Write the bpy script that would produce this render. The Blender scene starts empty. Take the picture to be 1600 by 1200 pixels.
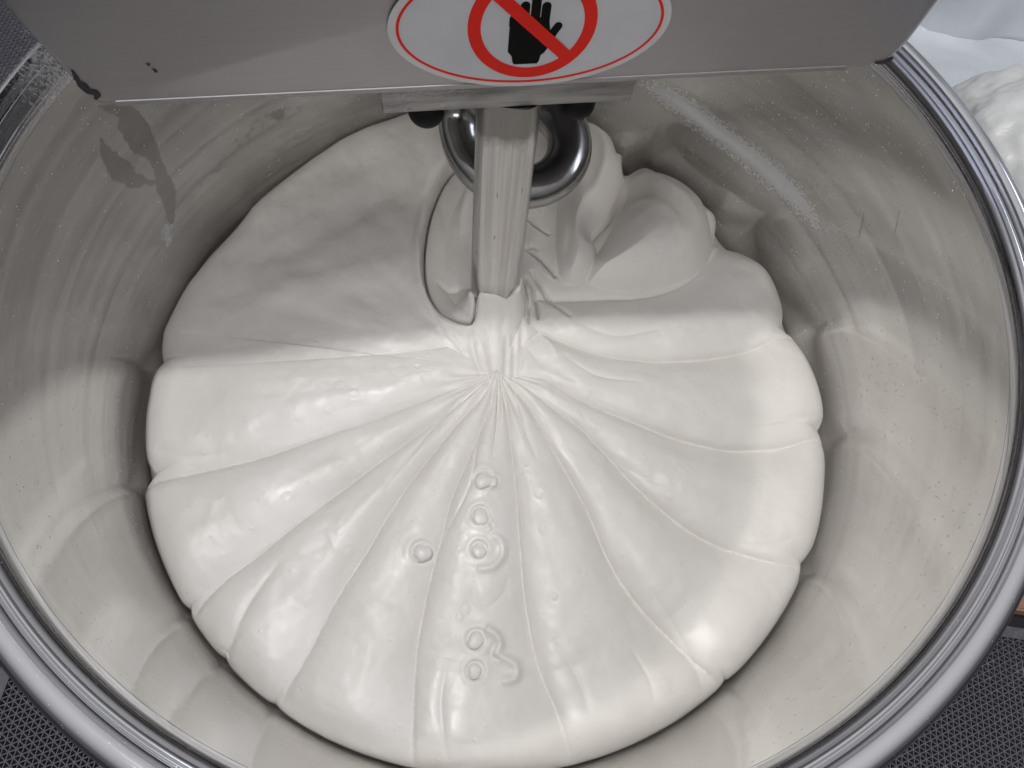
import bpy, bmesh, math, random
import numpy as np
from mathutils import Vector, Matrix
from mathutils.bvhtree import BVHTree

random.seed(5); rng = np.random.default_rng(5)
S = bpy.context.scene
C = S.collection
PI = math.pi

# ------------------------------------------------------------------ camera
F = 1150.0
CX = np.array([0.98900801, 0.13509046, 0.06011432])
CU = np.array([-0.14786198, 0.90358287, 0.4020881])
CF = np.array([0.0, 0.40655697, -0.91362543])
CP = np.array([0.0164989, -0.2786336, 0.3902676])
cam_d = bpy.data.cameras.new('camera'); cam = bpy.data.objects.new('camera', cam_d); C.objects.link(cam)
m = Matrix.Identity(4)
for i in range(3):
    m[i][0] = CX[i]; m[i][1] = CU[i]; m[i][2] = -CF[i]; m[i][3] = CP[i]
cam.matrix_world = m
cam_d.sensor_width = 36; cam_d.lens = 36 * F / 1600; cam_d.clip_start = 0.01; cam_d.clip_end = 50
S.camera = cam

# ------------------------------------------------------------------ room light
w = bpy.data.worlds.new('World'); S.world = w; w.use_nodes = True
nt = w.node_tree; bg = nt.nodes['Background']
tc = nt.nodes.new('ShaderNodeTexCoord'); sx = nt.nodes.new('ShaderNodeSeparateXYZ')
mr = nt.nodes.new('ShaderNodeMapRange'); mr.inputs[1].default_value = -0.3; mr.inputs[2].default_value = 1.0
rp = nt.nodes.new('ShaderNodeValToRGB')
rp.color_ramp.elements[0].color = (0.05, 0.05, 0.055, 1); rp.color_ramp.elements[1].color = (0.84, 0.83, 0.84, 1)
e = rp.color_ramp.elements.new(0.45); e.color = (0.15, 0.149, 0.155, 1)
nt.links.new(tc.outputs['Generated'], sx.inputs[0]); nt.links.new(sx.outputs[2], mr.inputs[0])
nt.links.new(mr.outputs[0], rp.inputs[0]); nt.links.new(rp.outputs[0], bg.inputs[0])
bg.inputs[1].default_value = 0.92

def area(name, loc, target, sx_, sy_, power, col, spin=0.0):
    d = bpy.data.lights.new(name, 'AREA'); d.shape = 'RECTANGLE'; d.size = sx_; d.size_y = sy_
    d.energy = power; d.color = col
    o = bpy.data.objects.new(name, d); C.objects.link(o)
    z = (Vector(loc) - Vector(target)).normalized()
    x = Vector((math.cos(spin), math.sin(spin), 0)); y = z.cross(x).normalized(); x = y.cross(z).normalized()
    M = Matrix((x, y, z)).transposed().to_4x4(); M.translation = Vector(loc); o.matrix_world = M
    return o
ARM = math.radians(15.0)
area('ceiling_tube', (-0.02, 0.10, 2.2), (0, 0.05, -0.2), 1.1, 0.07, 2.5, (1.0, 0.985, 0.95), ARM)
area('overhead_fill', (-0.15, -0.62, 2.3), (0, -0.1, -0.2), 1.5, 0.6, 8, (0.97, 0.975, 1.0), ARM)  # soft panel added overhead to lay a broad sheen on the dough
area('front_fill', (0.25, -2.3, 1.5), (0, 0.1, -0.1), 1.4, 0.5, 15, (1.0, 0.985, 0.97), 0)  # fill added on the camera side to lift the shaded dough and arm
area('window', (2.4, 1.6, 1.3), (0, 0, 0), 1.6, 1.4, 40, (0.78, 0.84, 1.0), 0)
area('left_lamp', (-0.46, -0.018, 2.2), (0.2, -0.02, -0.1), 0.05, 0.05, 19, (1.0, 0.99, 0.965), 0)

S.view_settings.view_transform = 'Standard'; S.view_settings.look = 'None'
S.view_settings.exposure = -0.04; S.view_settings.gamma = 1.0
S.render.engine = 'CYCLES'
S.cycles.use_denoising = True
S.cycles.blur_glossy = 0.0
S.cycles.sample_clamp_indirect = 0
S.cycles.use_guiding = True; S.cycles.use_surface_guiding = True; S.cycles.guiding_training_samples = 64
S.cycles.max_bounces = 10; S.cycles.glossy_bounces = 6; S.cycles.diffuse_bounces = 5

# ------------------------------------------------------------------ helpers
def tag(o, label=None, cat=None, group=None, kind=None):
    if label: o['label'] = label
    if cat: o['category'] = cat
    if group: o['group'] = group
    if kind: o['kind'] = kind
    return o

def empty(name, loc, label, cat):
    o = bpy.data.objects.new(name, None); C.objects.link(o); o.location = loc; o.empty_display_size = 0.05
    return tag(o, label, cat)

def link(name, verts, faces, mat, parent=None, smooth=True, uv=None):
    me = bpy.data.meshes.new(name)
    if isinstance(faces, np.ndarray):
        me.vertices.add(len(verts)); me.vertices.foreach_set('co', np.asarray(verts, dtype=np.float32).ravel())
        n = len(faces); k = faces.shape[1]
        me.loops.add(n * k); me.loops.foreach_set('vertex_index', faces.astype(np.int32).ravel())
        me.polygons.add(n); me.polygons.foreach_set('loop_start', np.arange(0, n * k, k, dtype=np.int32))
        me.update(calc_edges=True)
    else:
        me.from_pydata([tuple(v) for v in verts], [], faces)
    if smooth: me.shade_smooth()
    if uv is not None:
        l = me.uv_layers.new(name='UVMap')
        idx = np.empty(len(me.loops), dtype=np.int32); me.loops.foreach_get('vertex_index', idx)
        l.data.foreach_set('uv', np.asarray(uv, dtype=np.float32)[idx].ravel())
    me.materials.append(mat)
    o = bpy.data.objects.new(name, me); C.objects.link(o)
    if parent: o.parent = parent; o.matrix_parent_inverse = Matrix.Translation(-parent_world(parent))
    return o

def parent_world(p):
    # parts are modelled in world coordinates; only root empties carry an offset
    return Vector(p.location) if p.type == 'EMPTY' else Vector((0, 0, 0))

def link_bm(name, bm, mat, parent=None, smooth=True):
    me = bpy.data.meshes.new(name); bm.normal_update(); bm.to_mesh(me); bm.free()
    if smooth: me.shade_smooth()
    me.materials.append(mat)
    o = bpy.data.objects.new(name, me); C.objects.link(o)
    if parent: o.parent = parent; o.matrix_parent_inverse = Matrix.Translation(-parent_world(parent))
    return o

def ray(px):
    px = np.atleast_2d(np.asarray(px, float))
    return CF + CX * ((px[:, :1] - 800) / F) - CU * ((px[:, 1:] - 600) / F)
def to_plane(px, z):
    d = ray(px); t = (z - CP[2]) / d[:, 2]
    return (CP + d * t[:, None])
def to_wall(px, R):
    d = ray(px); a = d[:, 0]**2 + d[:, 1]**2; b = 2 * (d[:, 0] * CP[0] + d[:, 1] * CP[1]); c = CP[0]**2 + CP[1]**2 - R * R
    t = (-b + np.sqrt(b * b - 4 * a * c)) / (2 * a)
    return CP + d * t[:, None]

def seg_dist(P, poly, closed=False):
    """distance of points P (n,2) to a polyline, also arc position 0..1"""
    poly = np.asarray(poly, float)
    if closed: poly = np.vstack([poly, poly[:1]])
    best = np.full(len(P), 1e9); pos = np.zeros(len(P)); L = np.r_[0, np.cumsum(np.linalg.norm(np.diff(poly, axis=0), axis=1))]
    for i in range(len(poly) - 1):
        a, b = poly[i], poly[i + 1]; ab = b - a; l2 = max((ab**2).sum(), 1e-12)
        t = np.clip(((P - a) @ ab) / l2, 0, 1)
        d = np.hypot(P[:, 0] - a[0] - t * ab[0], P[:, 1] - a[1] - t * ab[1])
        mk = d < best; best[mk] = d[mk]; pos[mk] = ((L[i] + t * (L[i + 1] - L[i])) / L[-1])[mk]
    return best, pos
def inside(P, poly):
    poly = np.asarray(poly, float); n = len(poly); r = np.zeros(len(P), bool); j = n - 1
    for i in range(n):
        xi, yi = poly[i]; xj, yj = poly[j]
        c = ((yi > P[:, 1]) != (yj > P[:, 1])) & (P[:, 0] < (xj - xi) * (P[:, 1] - yi) / (yj - yi + 1e-15) + xi)
        r ^= c; j = i
    return r
def smooth_poly(p, n=8, closed=False):
    """Catmull-Rom resampling"""
    p = np.asarray(p, float); out = []
    N = len(p); rngi = range(N if closed else N - 1)
    for i in rngi:
        if closed: a, b, c, d = p[i - 1], p[i], p[(i + 1) % N], p[(i + 2) % N]
        else: a, b, c, d = p[max(i - 1, 0)], p[i], p[i + 1], p[min(i + 2, N - 1)]
        for k in range(n):
            t = k / n
            out.append(0.5 * ((2 * b) + (-a + c) * t + (2 * a - 5 * b + 4 * c - d) * t * t + (-a + 3 * b - 3 * c + d) * t**3))
    if not closed: out.append(p[-1])
    return np.array(out)

# value noise in numpy (2D, tileable not needed)
_perm = rng.random((256, 256))
def vnoise(x, y):
    xi = np.floor(x).astype(int); yi = np.floor(y).astype(int); fx = x - xi; fy = y - yi
    fx = fx * fx * (3 - 2 * fx); fy = fy * fy * (3 - 2 * fy)
    g = lambda a, b: _perm[a % 256, b % 256]
    return (g(xi, yi) * (1 - fx) + g(xi + 1, yi) * fx) * (1 - fy) + (g(xi, yi + 1) * (1 - fx) + g(xi + 1, yi + 1) * fx) * fy - 0.5
def fbm(x, y, o=4):
    s = 0; a = 1
    for k in range(o):
        s = s + a * vnoise(x * 2**k + 17.3 * k, y * 2**k + 5.1 * k); a *= 0.5
    return s

# ------------------------------------------------------------------ materials
class Mat:
    def __init__(s, name):
        s.m = bpy.data.materials.new(name); s.m.use_nodes = True; s.t = s.m.node_tree
        s.b = s.t.nodes['Principled BSDF']
    def n(s, typ, **kw):
        o = s.t.nodes.new('ShaderNode' + typ)
        for k, v in kw.items():
            if k.startswith('i_'):
                key = k[2:]; key = int(key) if key.isdigit() else key
                o.inputs[key].default_value = v
            else: setattr(o, k, v)
        return o
    def l(s, a, b): s.t.links.new(a, b)
    def set(s, **kw):
        for k, v in kw.items():
            s.b.inputs[k.replace('_', ' ')].default_value = v
    def coords(s, scale, kind='Object'):
        tcn = s.n('TexCoord'); mp = s.n('Mapping'); mp.inputs['Scale'].default_value = scale
        s.l(tcn.outputs[kind], mp.inputs[0]); return mp.outputs[0]
    def noise(s, vec, scale, detail=4, rough=0.55, dist=0.0):
        o = s.n('TexNoise'); o.inputs['Scale'].default_value = scale; o.inputs['Detail'].default_value = detail
        o.inputs['Roughness'].default_value = rough; o.inputs['Distortion'].default_value = dist
        s.l(vec, o.inputs['Vector']); return o.outputs['Fac']
    def range(s, v, a, b, c, d, smooth=False):
        o = s.n('MapRange'); o.inputs[1].default_value = a; o.inputs[2].default_value = b
        o.inputs[3].default_value = c; o.inputs[4].default_value = d
        if smooth: o.interpolation_type = 'SMOOTHSTEP'
        s.l(v, o.inputs[0]); return o.outputs[0]
    def math(s, op, a, b=None, c=None):
        o = s.n('Math'); o.operation = op
        for i, v in enumerate((a, b, c)):
            if v is None: continue
            if isinstance(v, (int, float)): o.inputs[i].default_value = v
            else: s.l(v, o.inputs[i])
        return o.outputs[0]
    def mix(s, f, a, b):
        o = s.n('Mix'); o.data_type = 'RGBA'
        for i, v in ((0, f), (6, a), (7, b)):
            if isinstance(v, (int, float)): o.inputs[i].default_value = v
            elif isinstance(v, tuple): o.inputs[i].default_value = (*v, 1)
            else: s.l(v, o.inputs[i])
        return o.outputs[2]
    def bump(s, h, strength, dist=0.001, prev=None):
        o = s.n('Bump'); o.inputs['Strength'].default_value = strength; o.inputs['Distance'].default_value = dist
        s.l(h, o.inputs['Height'])
        if prev is not None: s.l(prev, o.inputs['Normal'])
        return o.outputs[0]
    def attr(s, name):
        o = s.n('Attribute'); o.attribute_name = name; return o.outputs['Fac']

# dough: pale glossy batter, streaked radially
def mat_dough():
    M = Mat('wet_dough'); ob = M.coords((1, 1, 1)); uv = M.coords((1, 1, 1), 'UV')
    mp = M.n('Mapping'); mp.inputs['Scale'].default_value = (26, 7, 1); M.l(uv, mp.inputs[0])
    streak = M.noise(mp.outputs[0], 1.0, 5, 0.6, 0.6)
    mp2 = M.n('Mapping'); mp2.inputs['Scale'].default_value = (90, 22, 1); M.l(uv, mp2.inputs[0])
    fine = M.noise(mp2.outputs[0], 1.0, 4, 0.6, 0.4)
    blot = M.noise(ob, 16, 5, 0.6, 0.4)
    col = M.mix(M.range(blot, .3, .7, 0, 1), (0.695, 0.667, 0.628), (0.74, 0.715, 0.68))
    M.l(col, M.b.inputs['Base Color'])
    wet = M.range(blot, .46, .62, 0, 1, True)
    rg = M.math('ADD', M.math('MULTIPLY', wet, -0.12), M.math('ADD', M.math('MULTIPLY', fine, 0.24), 0.35))
    M.l(rg, M.b.inputs['Roughness'])
    vor = M.n('TexVoronoi'); vor.inputs['Scale'].default_value = 95; M.l(ob, vor.inputs['Vector'])
    pits = M.range(vor.outputs['Distance'], 0.0, 0.22, 0, 1, True)
    sel = M.range(M.noise(ob, 45, 2), .52, .62, 0, 1)
    pit = M.math('MULTIPLY', M.math('SUBTRACT', 1.0, pits), sel)
    bn = M.bump(streak, 0.14, 0.003)
    bn = M.bump(M.noise(ob, 55, 4, 0.55), 0.09, 0.0016, bn)
    bn = M.bump(fine, 0.15, 0.0010, bn)
    bn = M.bump(pit, 0.5, 0.0007, bn)
    M.l(bn, M.b.inputs['Normal'])
    M.set(Specular_IOR_Level=0.5, Coat_Weight=0.10, Coat_Roughness=0.26)
    return M.m
DOUGH = mat_dough()

def mat_steel(name, base, rough, streak=(1, 1, 60), amt=0.1, metallic=1.0, bumpv=0.05, smudge=0.12, cv=0.8):
    M = Mat(name); ob = M.coords(streak); o2 = M.coords((1, 1, 1))
    s = M.noise(ob, 10, 5, 0.65); bl = M.noise(o2, 14, 5, 0.6, 0.8)
    f = M.range(bl, .3, .7, -smudge, smudge)
    M.l(M.math('ADD', M.math('ADD', M.math('MULTIPLY', M.math('SUBTRACT', s, 0.5), amt), rough), f), M.b.inputs['Roughness'])
    dark = tuple(c * cv for c in base)
    M.l(M.mix(M.range(s, .3, .7, 0, 1), dark, base), M.b.inputs['Base Color'])
    M.l(M.bump(s, bumpv, 0.001), M.b.inputs['Normal'])
    M.set(Metallic=metallic)
    return M

def flour_specks(M, ob, size, dens, mask=None, col=(0.72, 0.71, 0.69)):
    """turn a steel material into steel dusted with flour specks"""
    v = M.n('TexVoronoi'); v.inputs['Scale'].default_value = size; M.l(ob, v.inputs['Vector'])
    spot = M.range(v.outputs['Distance'], 0.12, 0.22, 1, 0)
    wn = M.n('TexWhiteNoise'); wn.noise_dimensions = '3D'; M.l(v.outputs['Position'], wn.inputs['Vector'])
    thr = M.math('LESS_THAN', wn.outputs['Value'], dens) if mask is None else M.math('LESS_THAN', wn.outputs['Value'], M.math('MULTIPLY', mask, dens))
    return M.math('MULTIPLY', spot, thr)

# inner wall of the bowl: steel under a dried flour film, with attributes film / flour / bare
def mat_wall():
    M = Mat('floured_steel_wall'); ob = M.coords((1, 1, 1)); uv = M.coords((1, 1, 1), 'UV')
    mp = M.n('Mapping'); mp.inputs['Scale'].default_value = (3, 60, 1); mp.inputs['Rotation'].default_value = (0, 0, 0.0); M.l(uv, mp.inputs[0])
    streak = M.noise(mp.outputs[0], 1.6, 6, 0.6, 0.5)
    blot = M.noise(ob, 9, 6, 0.62, 0.6)
    fine = M.noise(ob, 140, 4, 0.6)
    film = M.math('ADD', M.attr('film'), M.math('ADD', M.math('MULTIPLY', M.math('SUBTRACT', streak, 0.5), 1.9), M.math('MULTIPLY', M.math('SUBTRACT', blot, 0.5), 0.9)))
    bare_dark = M.range(M.math('ADD', M.attr('bare_dark'), M.math('MULTIPLY', M.math('SUBTRACT', M.noise(ob, 75, 6, 0.7), 0.5), 1.5)), 0.42, 0.55, 0, 1)
    flour = M.range(M.math('ADD', M.attr('flour'), M.math('MULTIPLY', M.math('SUBTRACT', M.noise(ob, 260, 6, 0.75), 0.5), 0.9)), 0.36, 0.95, 0, 0.9)
    spk = flour_specks(M, ob, 300, 0.95, M.attr('specks'))
    fcl = M.range(film, 0.0, 1.0, 0, 1)
    film2 = M.math('MULTIPLY', fcl, M.math('SUBTRACT', 1.0, M.math('MULTIPLY', bare_dark, 0.55)))
    base = M.mix(film2, (0.45, 0.438, 0.425), (0.66, 0.65, 0.636))
    base = M.mix(M.math('MULTIPLY', bare_dark, 0.42), base, (0.30, 0.28, 0.26))
    fl = M.math('MAXIMUM', flour, spk)
    base = M.mix(fl, base, (0.74, 0.75, 0.78))
    M.l(base, M.b.inputs['Base Color'])
    met = M.range(film2, 0.1, 1.0, 0.97, 0.80)
    M.l(M.math('MULTIPLY', met, M.math('SUBTRACT', 1.0, fl)), M.b.inputs['Metallic'])
    rg = M.range(film2, 0.0, 1.0, 0.08, 0.145)
    M.l(M.math('MAXIMUM', rg, M.math('MULTIPLY', fl, 0.8)), M.b.inputs['Roughness'])
    bn = M.bump(streak, 0.006, 0.002); bn = M.bump(fine, 0.012, 0.0002, bn); bn = M.bump(fl, 0.4, 0.0005, bn)
    bn = M.bump(film2, 0.03, 0.0004, bn)
    M.l(bn, M.b.inputs['Normal'])
    return M.m
WALL = mat_wall()

def mat_rim():
    M = mat_steel('polished_rim_steel', (0.66, 0.67, 0.70), 0.065, (1, 1, 1), 0.02, 1.0, 0.0, 0.015, 0.95)
    ob = M.coords((1, 1, 1))
    spk = flour_specks(M, ob, 1100, 1.0, M.attr('specks'))
    clump = M.range(M.math('ADD', M.math('MULTIPLY', M.attr('specks'), 0.5), M.noise(ob, 420, 5, 0.75)), 0.84, 1.02, 0, 0.7)
    fl = M.math('MAXIMUM', spk, M.math('MULTIPLY', clump, M.attr('specks')))
    bc = M.b.inputs['Base Color'].links[0].from_socket
    M.l(M.mix(fl, bc, (0.72, 0.72, 0.73)), M.b.inputs['Base Color'])
    M.l(M.math('SUBTRACT', 1.0, fl), M.b.inputs['Metallic'])
    rr = M.b.inputs['Roughness'].links[0].from_socket
    M.l(M.math('MAXIMUM', rr, M.math('MULTIPLY', fl, 0.8)), M.b.inputs['Roughness'])
    return M.m
RIM = mat_rim()
SHEET = mat_steel('brushed_sheet_steel', (0.37, 0.36, 0.37), 0.42, (2, 2, 120), 0.06, 1.0, 0.006, 0.04, 0.93).m
HOOKM = mat_steel('worn_hook_steel', (0.38, 0.375, 0.37), 0.20, (6, 6, 6), 0.12, 1.0, 0.05, 0.06).m
def mat_plate():
    M = mat_steel('scratched_plate_steel', (0.36, 0.36, 0.36), 0.30, (14, 50, 160), 0.35, 1.0, 0.25, 0.16)
    ob = M.coords((4, 22, 60)); n_ = M.noise(ob, 2.2, 5, 0.55, 0.3)
    bc = M.b.inputs['Base Color'].links[0].from_socket
    M.l(M.mix(M.range(n_, .28, .66, 0, 1), (0.12, 0.118, 0.116), bc), M.b.inputs['Base Color']); return M.m
PLATE = mat_plate()
def mat_bar():
    M = mat_steel('drawn_bar_steel', (0.55, 0.54, 0.53), 0.19, (28, 28, 0.3), 0.16, 1.0, 0.16, 0.04, 0.66)
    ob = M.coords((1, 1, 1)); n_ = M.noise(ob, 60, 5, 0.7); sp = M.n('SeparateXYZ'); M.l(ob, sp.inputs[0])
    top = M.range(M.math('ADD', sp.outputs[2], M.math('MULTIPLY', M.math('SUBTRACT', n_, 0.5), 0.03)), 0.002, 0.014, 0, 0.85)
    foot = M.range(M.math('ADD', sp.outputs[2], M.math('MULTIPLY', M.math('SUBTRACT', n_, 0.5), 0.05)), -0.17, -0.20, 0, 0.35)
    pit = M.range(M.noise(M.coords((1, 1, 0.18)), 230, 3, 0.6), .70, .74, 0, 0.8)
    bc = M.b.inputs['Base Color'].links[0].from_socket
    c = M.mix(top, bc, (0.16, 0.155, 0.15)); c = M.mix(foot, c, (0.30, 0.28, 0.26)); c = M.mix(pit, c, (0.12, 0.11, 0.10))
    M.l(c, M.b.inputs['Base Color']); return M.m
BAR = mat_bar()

def simple(name, col, rough=0.5, **kw):
    M = Mat(name); ob = M.coords((1, 1, 1))
    n_ = M.noise(ob, 40, 4)
    M.l(M.mix(M.range(n_, .3, .7, 0, 1), tuple(c * 0.9 for c in col), col), M.b.inputs['Base Color'])
    M.l(M.range(n_, .3, .7, rough - .05, rough + .05), M.b.inputs['Roughness'])
    M.set(**kw); return M.m
BLACK = simple('black_rubber', (0.005, 0.005, 0.005), 0.6, Specular_IOR_Level=0.15)
GRIME = simple('dark_grime', (0.02, 0.02, 0.022), 0.7)
PRINT_W = simple('sticker_white', (0.48, 0.485, 0.51), 0.35, Specular_IOR_Level=0.25)
PRINT_G = simple('sticker_margin', (0.52, 0.52, 0.52), 0.35)
PRINT_R = simple('print_red', (0.66, 0.020, 0.012), 0.4, Specular_IOR_Level=0.12)
PRINT_K = simple('print_black', (0.003, 0.003, 0.003), 0.4, Specular_IOR_Level=0.08)
def mat_rubber():
    M = Mat('grey_mat_rubber'); ob = M.coords((1, 1, 1)); n1 = M.noise(ob, 6, 5, 0.6); n2 = M.noise(ob, 160, 4, 0.7)
    dust = M.range(M.math('ADD', M.math('MULTIPLY', n1, 0.6), M.math('MULTIPLY', n2, 0.5)), 0.58, 0.80, 0, 0.45)
    M.l(M.mix(dust, (0.08, 0.08, 0.095), (0.42, 0.42, 0.43)), M.b.inputs['Base Color']); M.set(Roughness=0.5); return M.m
MATRUB = mat_rubber()
UNDER = simple('dark_floor', (0.018, 0.018, 0.022), 0.7)

# ------------------------------------------------------------------ the mixer
mixer = empty('spiral_mixer', (0, 0, -0.55), 'steel spiral mixer with round bowl, hook and hand warning sticker, filled with white dough', 'mixer')
RW = 0.3285   # inner wall radius

def lathe(name, prof, mat, parent, n=720, attrs=None, extra=1.0):
    prof = np.asarray(prof, float); m_ = len(prof)
    th = np.linspace(0, 2 * PI, n, endpoint=False)
    V = np.zeros((n, m_, 3)); V[..., 0] = prof[None, :, 0] * np.cos(th)[:, None]; V[..., 1] = prof[None, :, 0] * np.sin(th)[:, None]; V[..., 2] = prof[None, :, 1]
    i = np.arange(n)[:, None]; j = np.arange(m_ - 1)[None]
    Fc = np.stack([i * m_ + j, ((i + 1) % n) * m_ + j, ((i + 1) % n) * m_ + j + 1, i * m_ + j + 1], -1).reshape(-1, 4)
    L = np.r_[0, np.cumsum(np.linalg.norm(np.diff(prof, axis=0), axis=1))]
    uv = np.stack(np.broadcast_arrays((th / (2 * PI) * extra)[:, None], L[None]), -1).reshape(-1, 2)
    o = link(name, V.reshape(-1, 3), Fc, mat, parent, True, uv)
    if attrs:
        T, Z = np.broadcast_arrays(th[:, None], prof[None, :, 1])
        for k, fn in attrs.items():
            a = o.data.attributes.new(k, 'FLOAT', 'POINT'); a.data.foreach_set('value', np.clip(fn(T.ravel(), Z.ravel()), 0, 1.5).astype(np.float32))
    return o

def wallpoly(px):
    p = to_wall(px, RW); return np.stack([np.arctan2(p[:, 1], p[:, 0]), p[:, 2]], 1)
def wrap(a): return (a + PI) % (2 * PI) - PI
def polymask(T, Z, px, soft):
    q = wallpoly(smooth_poly(px, 4, True)); c = q[0, 0]
    P = np.stack([wrap(T - c) * RW, Z], 1); Q = np.stack([wrap(q[:, 0] - c) * RW, q[:, 1]], 1)
    out = np.zeros(len(P)); near = (P[:, 0] > Q[:, 0].min() - .03) & (P[:, 0] < Q[:, 0].max() + .03) & (P[:, 1] > Q[:, 1].min() - .03) & (P[:, 1] < Q[:, 1].max() + .03)
    Pn = P[near]; d, _ = seg_dist(Pn, Q, True); s = np.where(inside(Pn, Q), 1, -1) * d
    out[near] = np.clip(0.5 + s / (2 * soft), 0, 1); return out

def a_film(T, Z):
    f = 0.62 + 0.0 * T
    f = f + 0.25 * fbm(T * 3 + 40, Z * 20 + 9, 3)
    # thin wavy line where the dough's reflection ends, painted into the film
    f = f - 0.22 * np.exp(-((Z + 0.17 + 0.01 * np.sin(T * 3)) / 0.004)**2)
    f = f + 0.2 * (Z > -0.025)
    return f
def _arc(T, Z, px, wd):
    q = wallpoly(smooth_poly(px, 6)); c = q[0, 0]
    d, s_ = seg_dist(np.stack([wrap(T - c) * RW, Z], 1), np.stack([wrap(q[:, 0] - c) * RW, q[:, 1]], 1)); return np.exp(-(d / wd)**2) * np.sin(np.clip(s_, 0.02, 0.98) * PI)
def a_bare_dark(T, Z):
    A = [(150, 165), (185, 163), (215, 172), (240, 215), (258, 262), (275, 300), (268, 350), (250, 310), (236, 255), (210, 240), (188, 205), (180, 182)]
    B = [(157, 215), (172, 232), (192, 246), (212, 264), (240, 286), (220, 292), (196, 290), (174, 276), (160, 250)]
    D = [(420, 165), (500, 160), (440, 200), (380, 235), (330, 290), (300, 330), (300, 290), (340, 245), (380, 205)]  # broad band, only darkened softly along the upper left wall
    mks = 0.75 * np.maximum(_arc(T, Z, [(1352, 315), (1348, 345), (1338, 385)], .0016), _arc(T, Z, [(1410, 300), (1402, 345), (1392, 395)], .0016))
    return np.maximum(mks, np.maximum(polymask(T, Z, A, .004), polymask(T, Z, B, .005))) + 0.45 * polymask(T, Z, D, .012)
def a_flour(T, Z):
    A = [(1010, 130), (1060, 140), (1130, 192), (1200, 246), (1255, 300), (1282, 360), (1250, 335), (1200, 292), (1140, 243), (1080, 196), (1030, 158)]
    B = [(255, 350), (270, 352), (266, 386), (256, 384)]
    v = 1.0 * polymask(T, Z, A, .016)
    return np.maximum(v, 0.7 * polymask(T, Z, B, .004))
def a_specks(T, Z):
    t = wrap(T - 0.75)
    return 0.42 * np.exp(-(t / 0.7)**2) * np.clip((Z + 0.24) / 0.1, 0, 1) * (0.5 + 1.2 * np.clip(fbm(T * 4, Z * 14, 3) + .3, 0, 1)) + 0.10 + 0.25 * np.exp(-(wrap(T - 2.7) / 0.5)**2) * (Z > -.06)

bowl = lathe('mixing_bowl', [(0.04, -0.372), (0.15, -0.370)] + [(RW - 0.06 + 0.06 * math.sin(a), -0.312 - 0.06 * math.cos(a)) for a in np.linspace(0.05, PI / 2, 10)]
             + [(RW, z) for z in np.linspace(-0.31, -0.0125, 170)], WALL, mixer, 1080,
             {'film': a_film, 'bare_dark': a_bare_dark, 'flour': a_flour, 'specks': a_specks})
# centre of the base
bmc = bmesh.new(); bmesh.ops.create_circle(bmc, cap_ends=True, radius=0.045, segments=48, matrix=Matrix.Translation((0, 0, -0.3725)))
link_bm('bowl_base', bmc, SHEET, bowl)
# rim: small inner bead, groove, big outer roll
prof = [(RW + 0.0001, -0.0128), (RW + 0.0001, -0.0105)]
prof += [(RW + 0.0095 - 0.0093 * math.cos(a), -0.0098 + 0.0125 * math.sin(a)) for a in np.linspace(0.08, PI * 0.40, 16)]
prof += [(RW + 0.0078 + 0.0016 * math.cos(a), 0.0018 + 0.0016 * math.sin(a)) for a in np.linspace(PI * 0.62, PI * 0.08, 8)]
prof += [(RW + 0.0101, 0.0008)]
cr, cz, rr = RW + 0.0186, -0.0030, 0.0092
prof += [(cr + rr * math.cos(a), cz + rr * math.sin(a)) for a in np.linspace(PI * 0.84, -PI * 0.75, 44)]
def r_specks(T, Z):
    a = np.exp(-(wrap(T - 2.72) / 0.36)**4) * 0.95
    b = np.exp(-(wrap(T - 0.35) / 0.45)**2) * 0.35 * (Z < -0.005)
    return a + b + 0.02
lathe('bowl_rim', prof, RIM, bowl, 1080, {'specks': r_specks})
lathe('bowl_outside', [(RW + 0.0045, -0.012), (RW + 0.0045, -0.31)] + [(RW - 0.058 + 0.0625 * math.sin(a), -0.312 - 0.0625 * math.cos(a)) for a in np.linspace(PI / 2, 0.05, 8)] + [(0.05, -0.379)], SHEET, bowl, 360)

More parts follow.
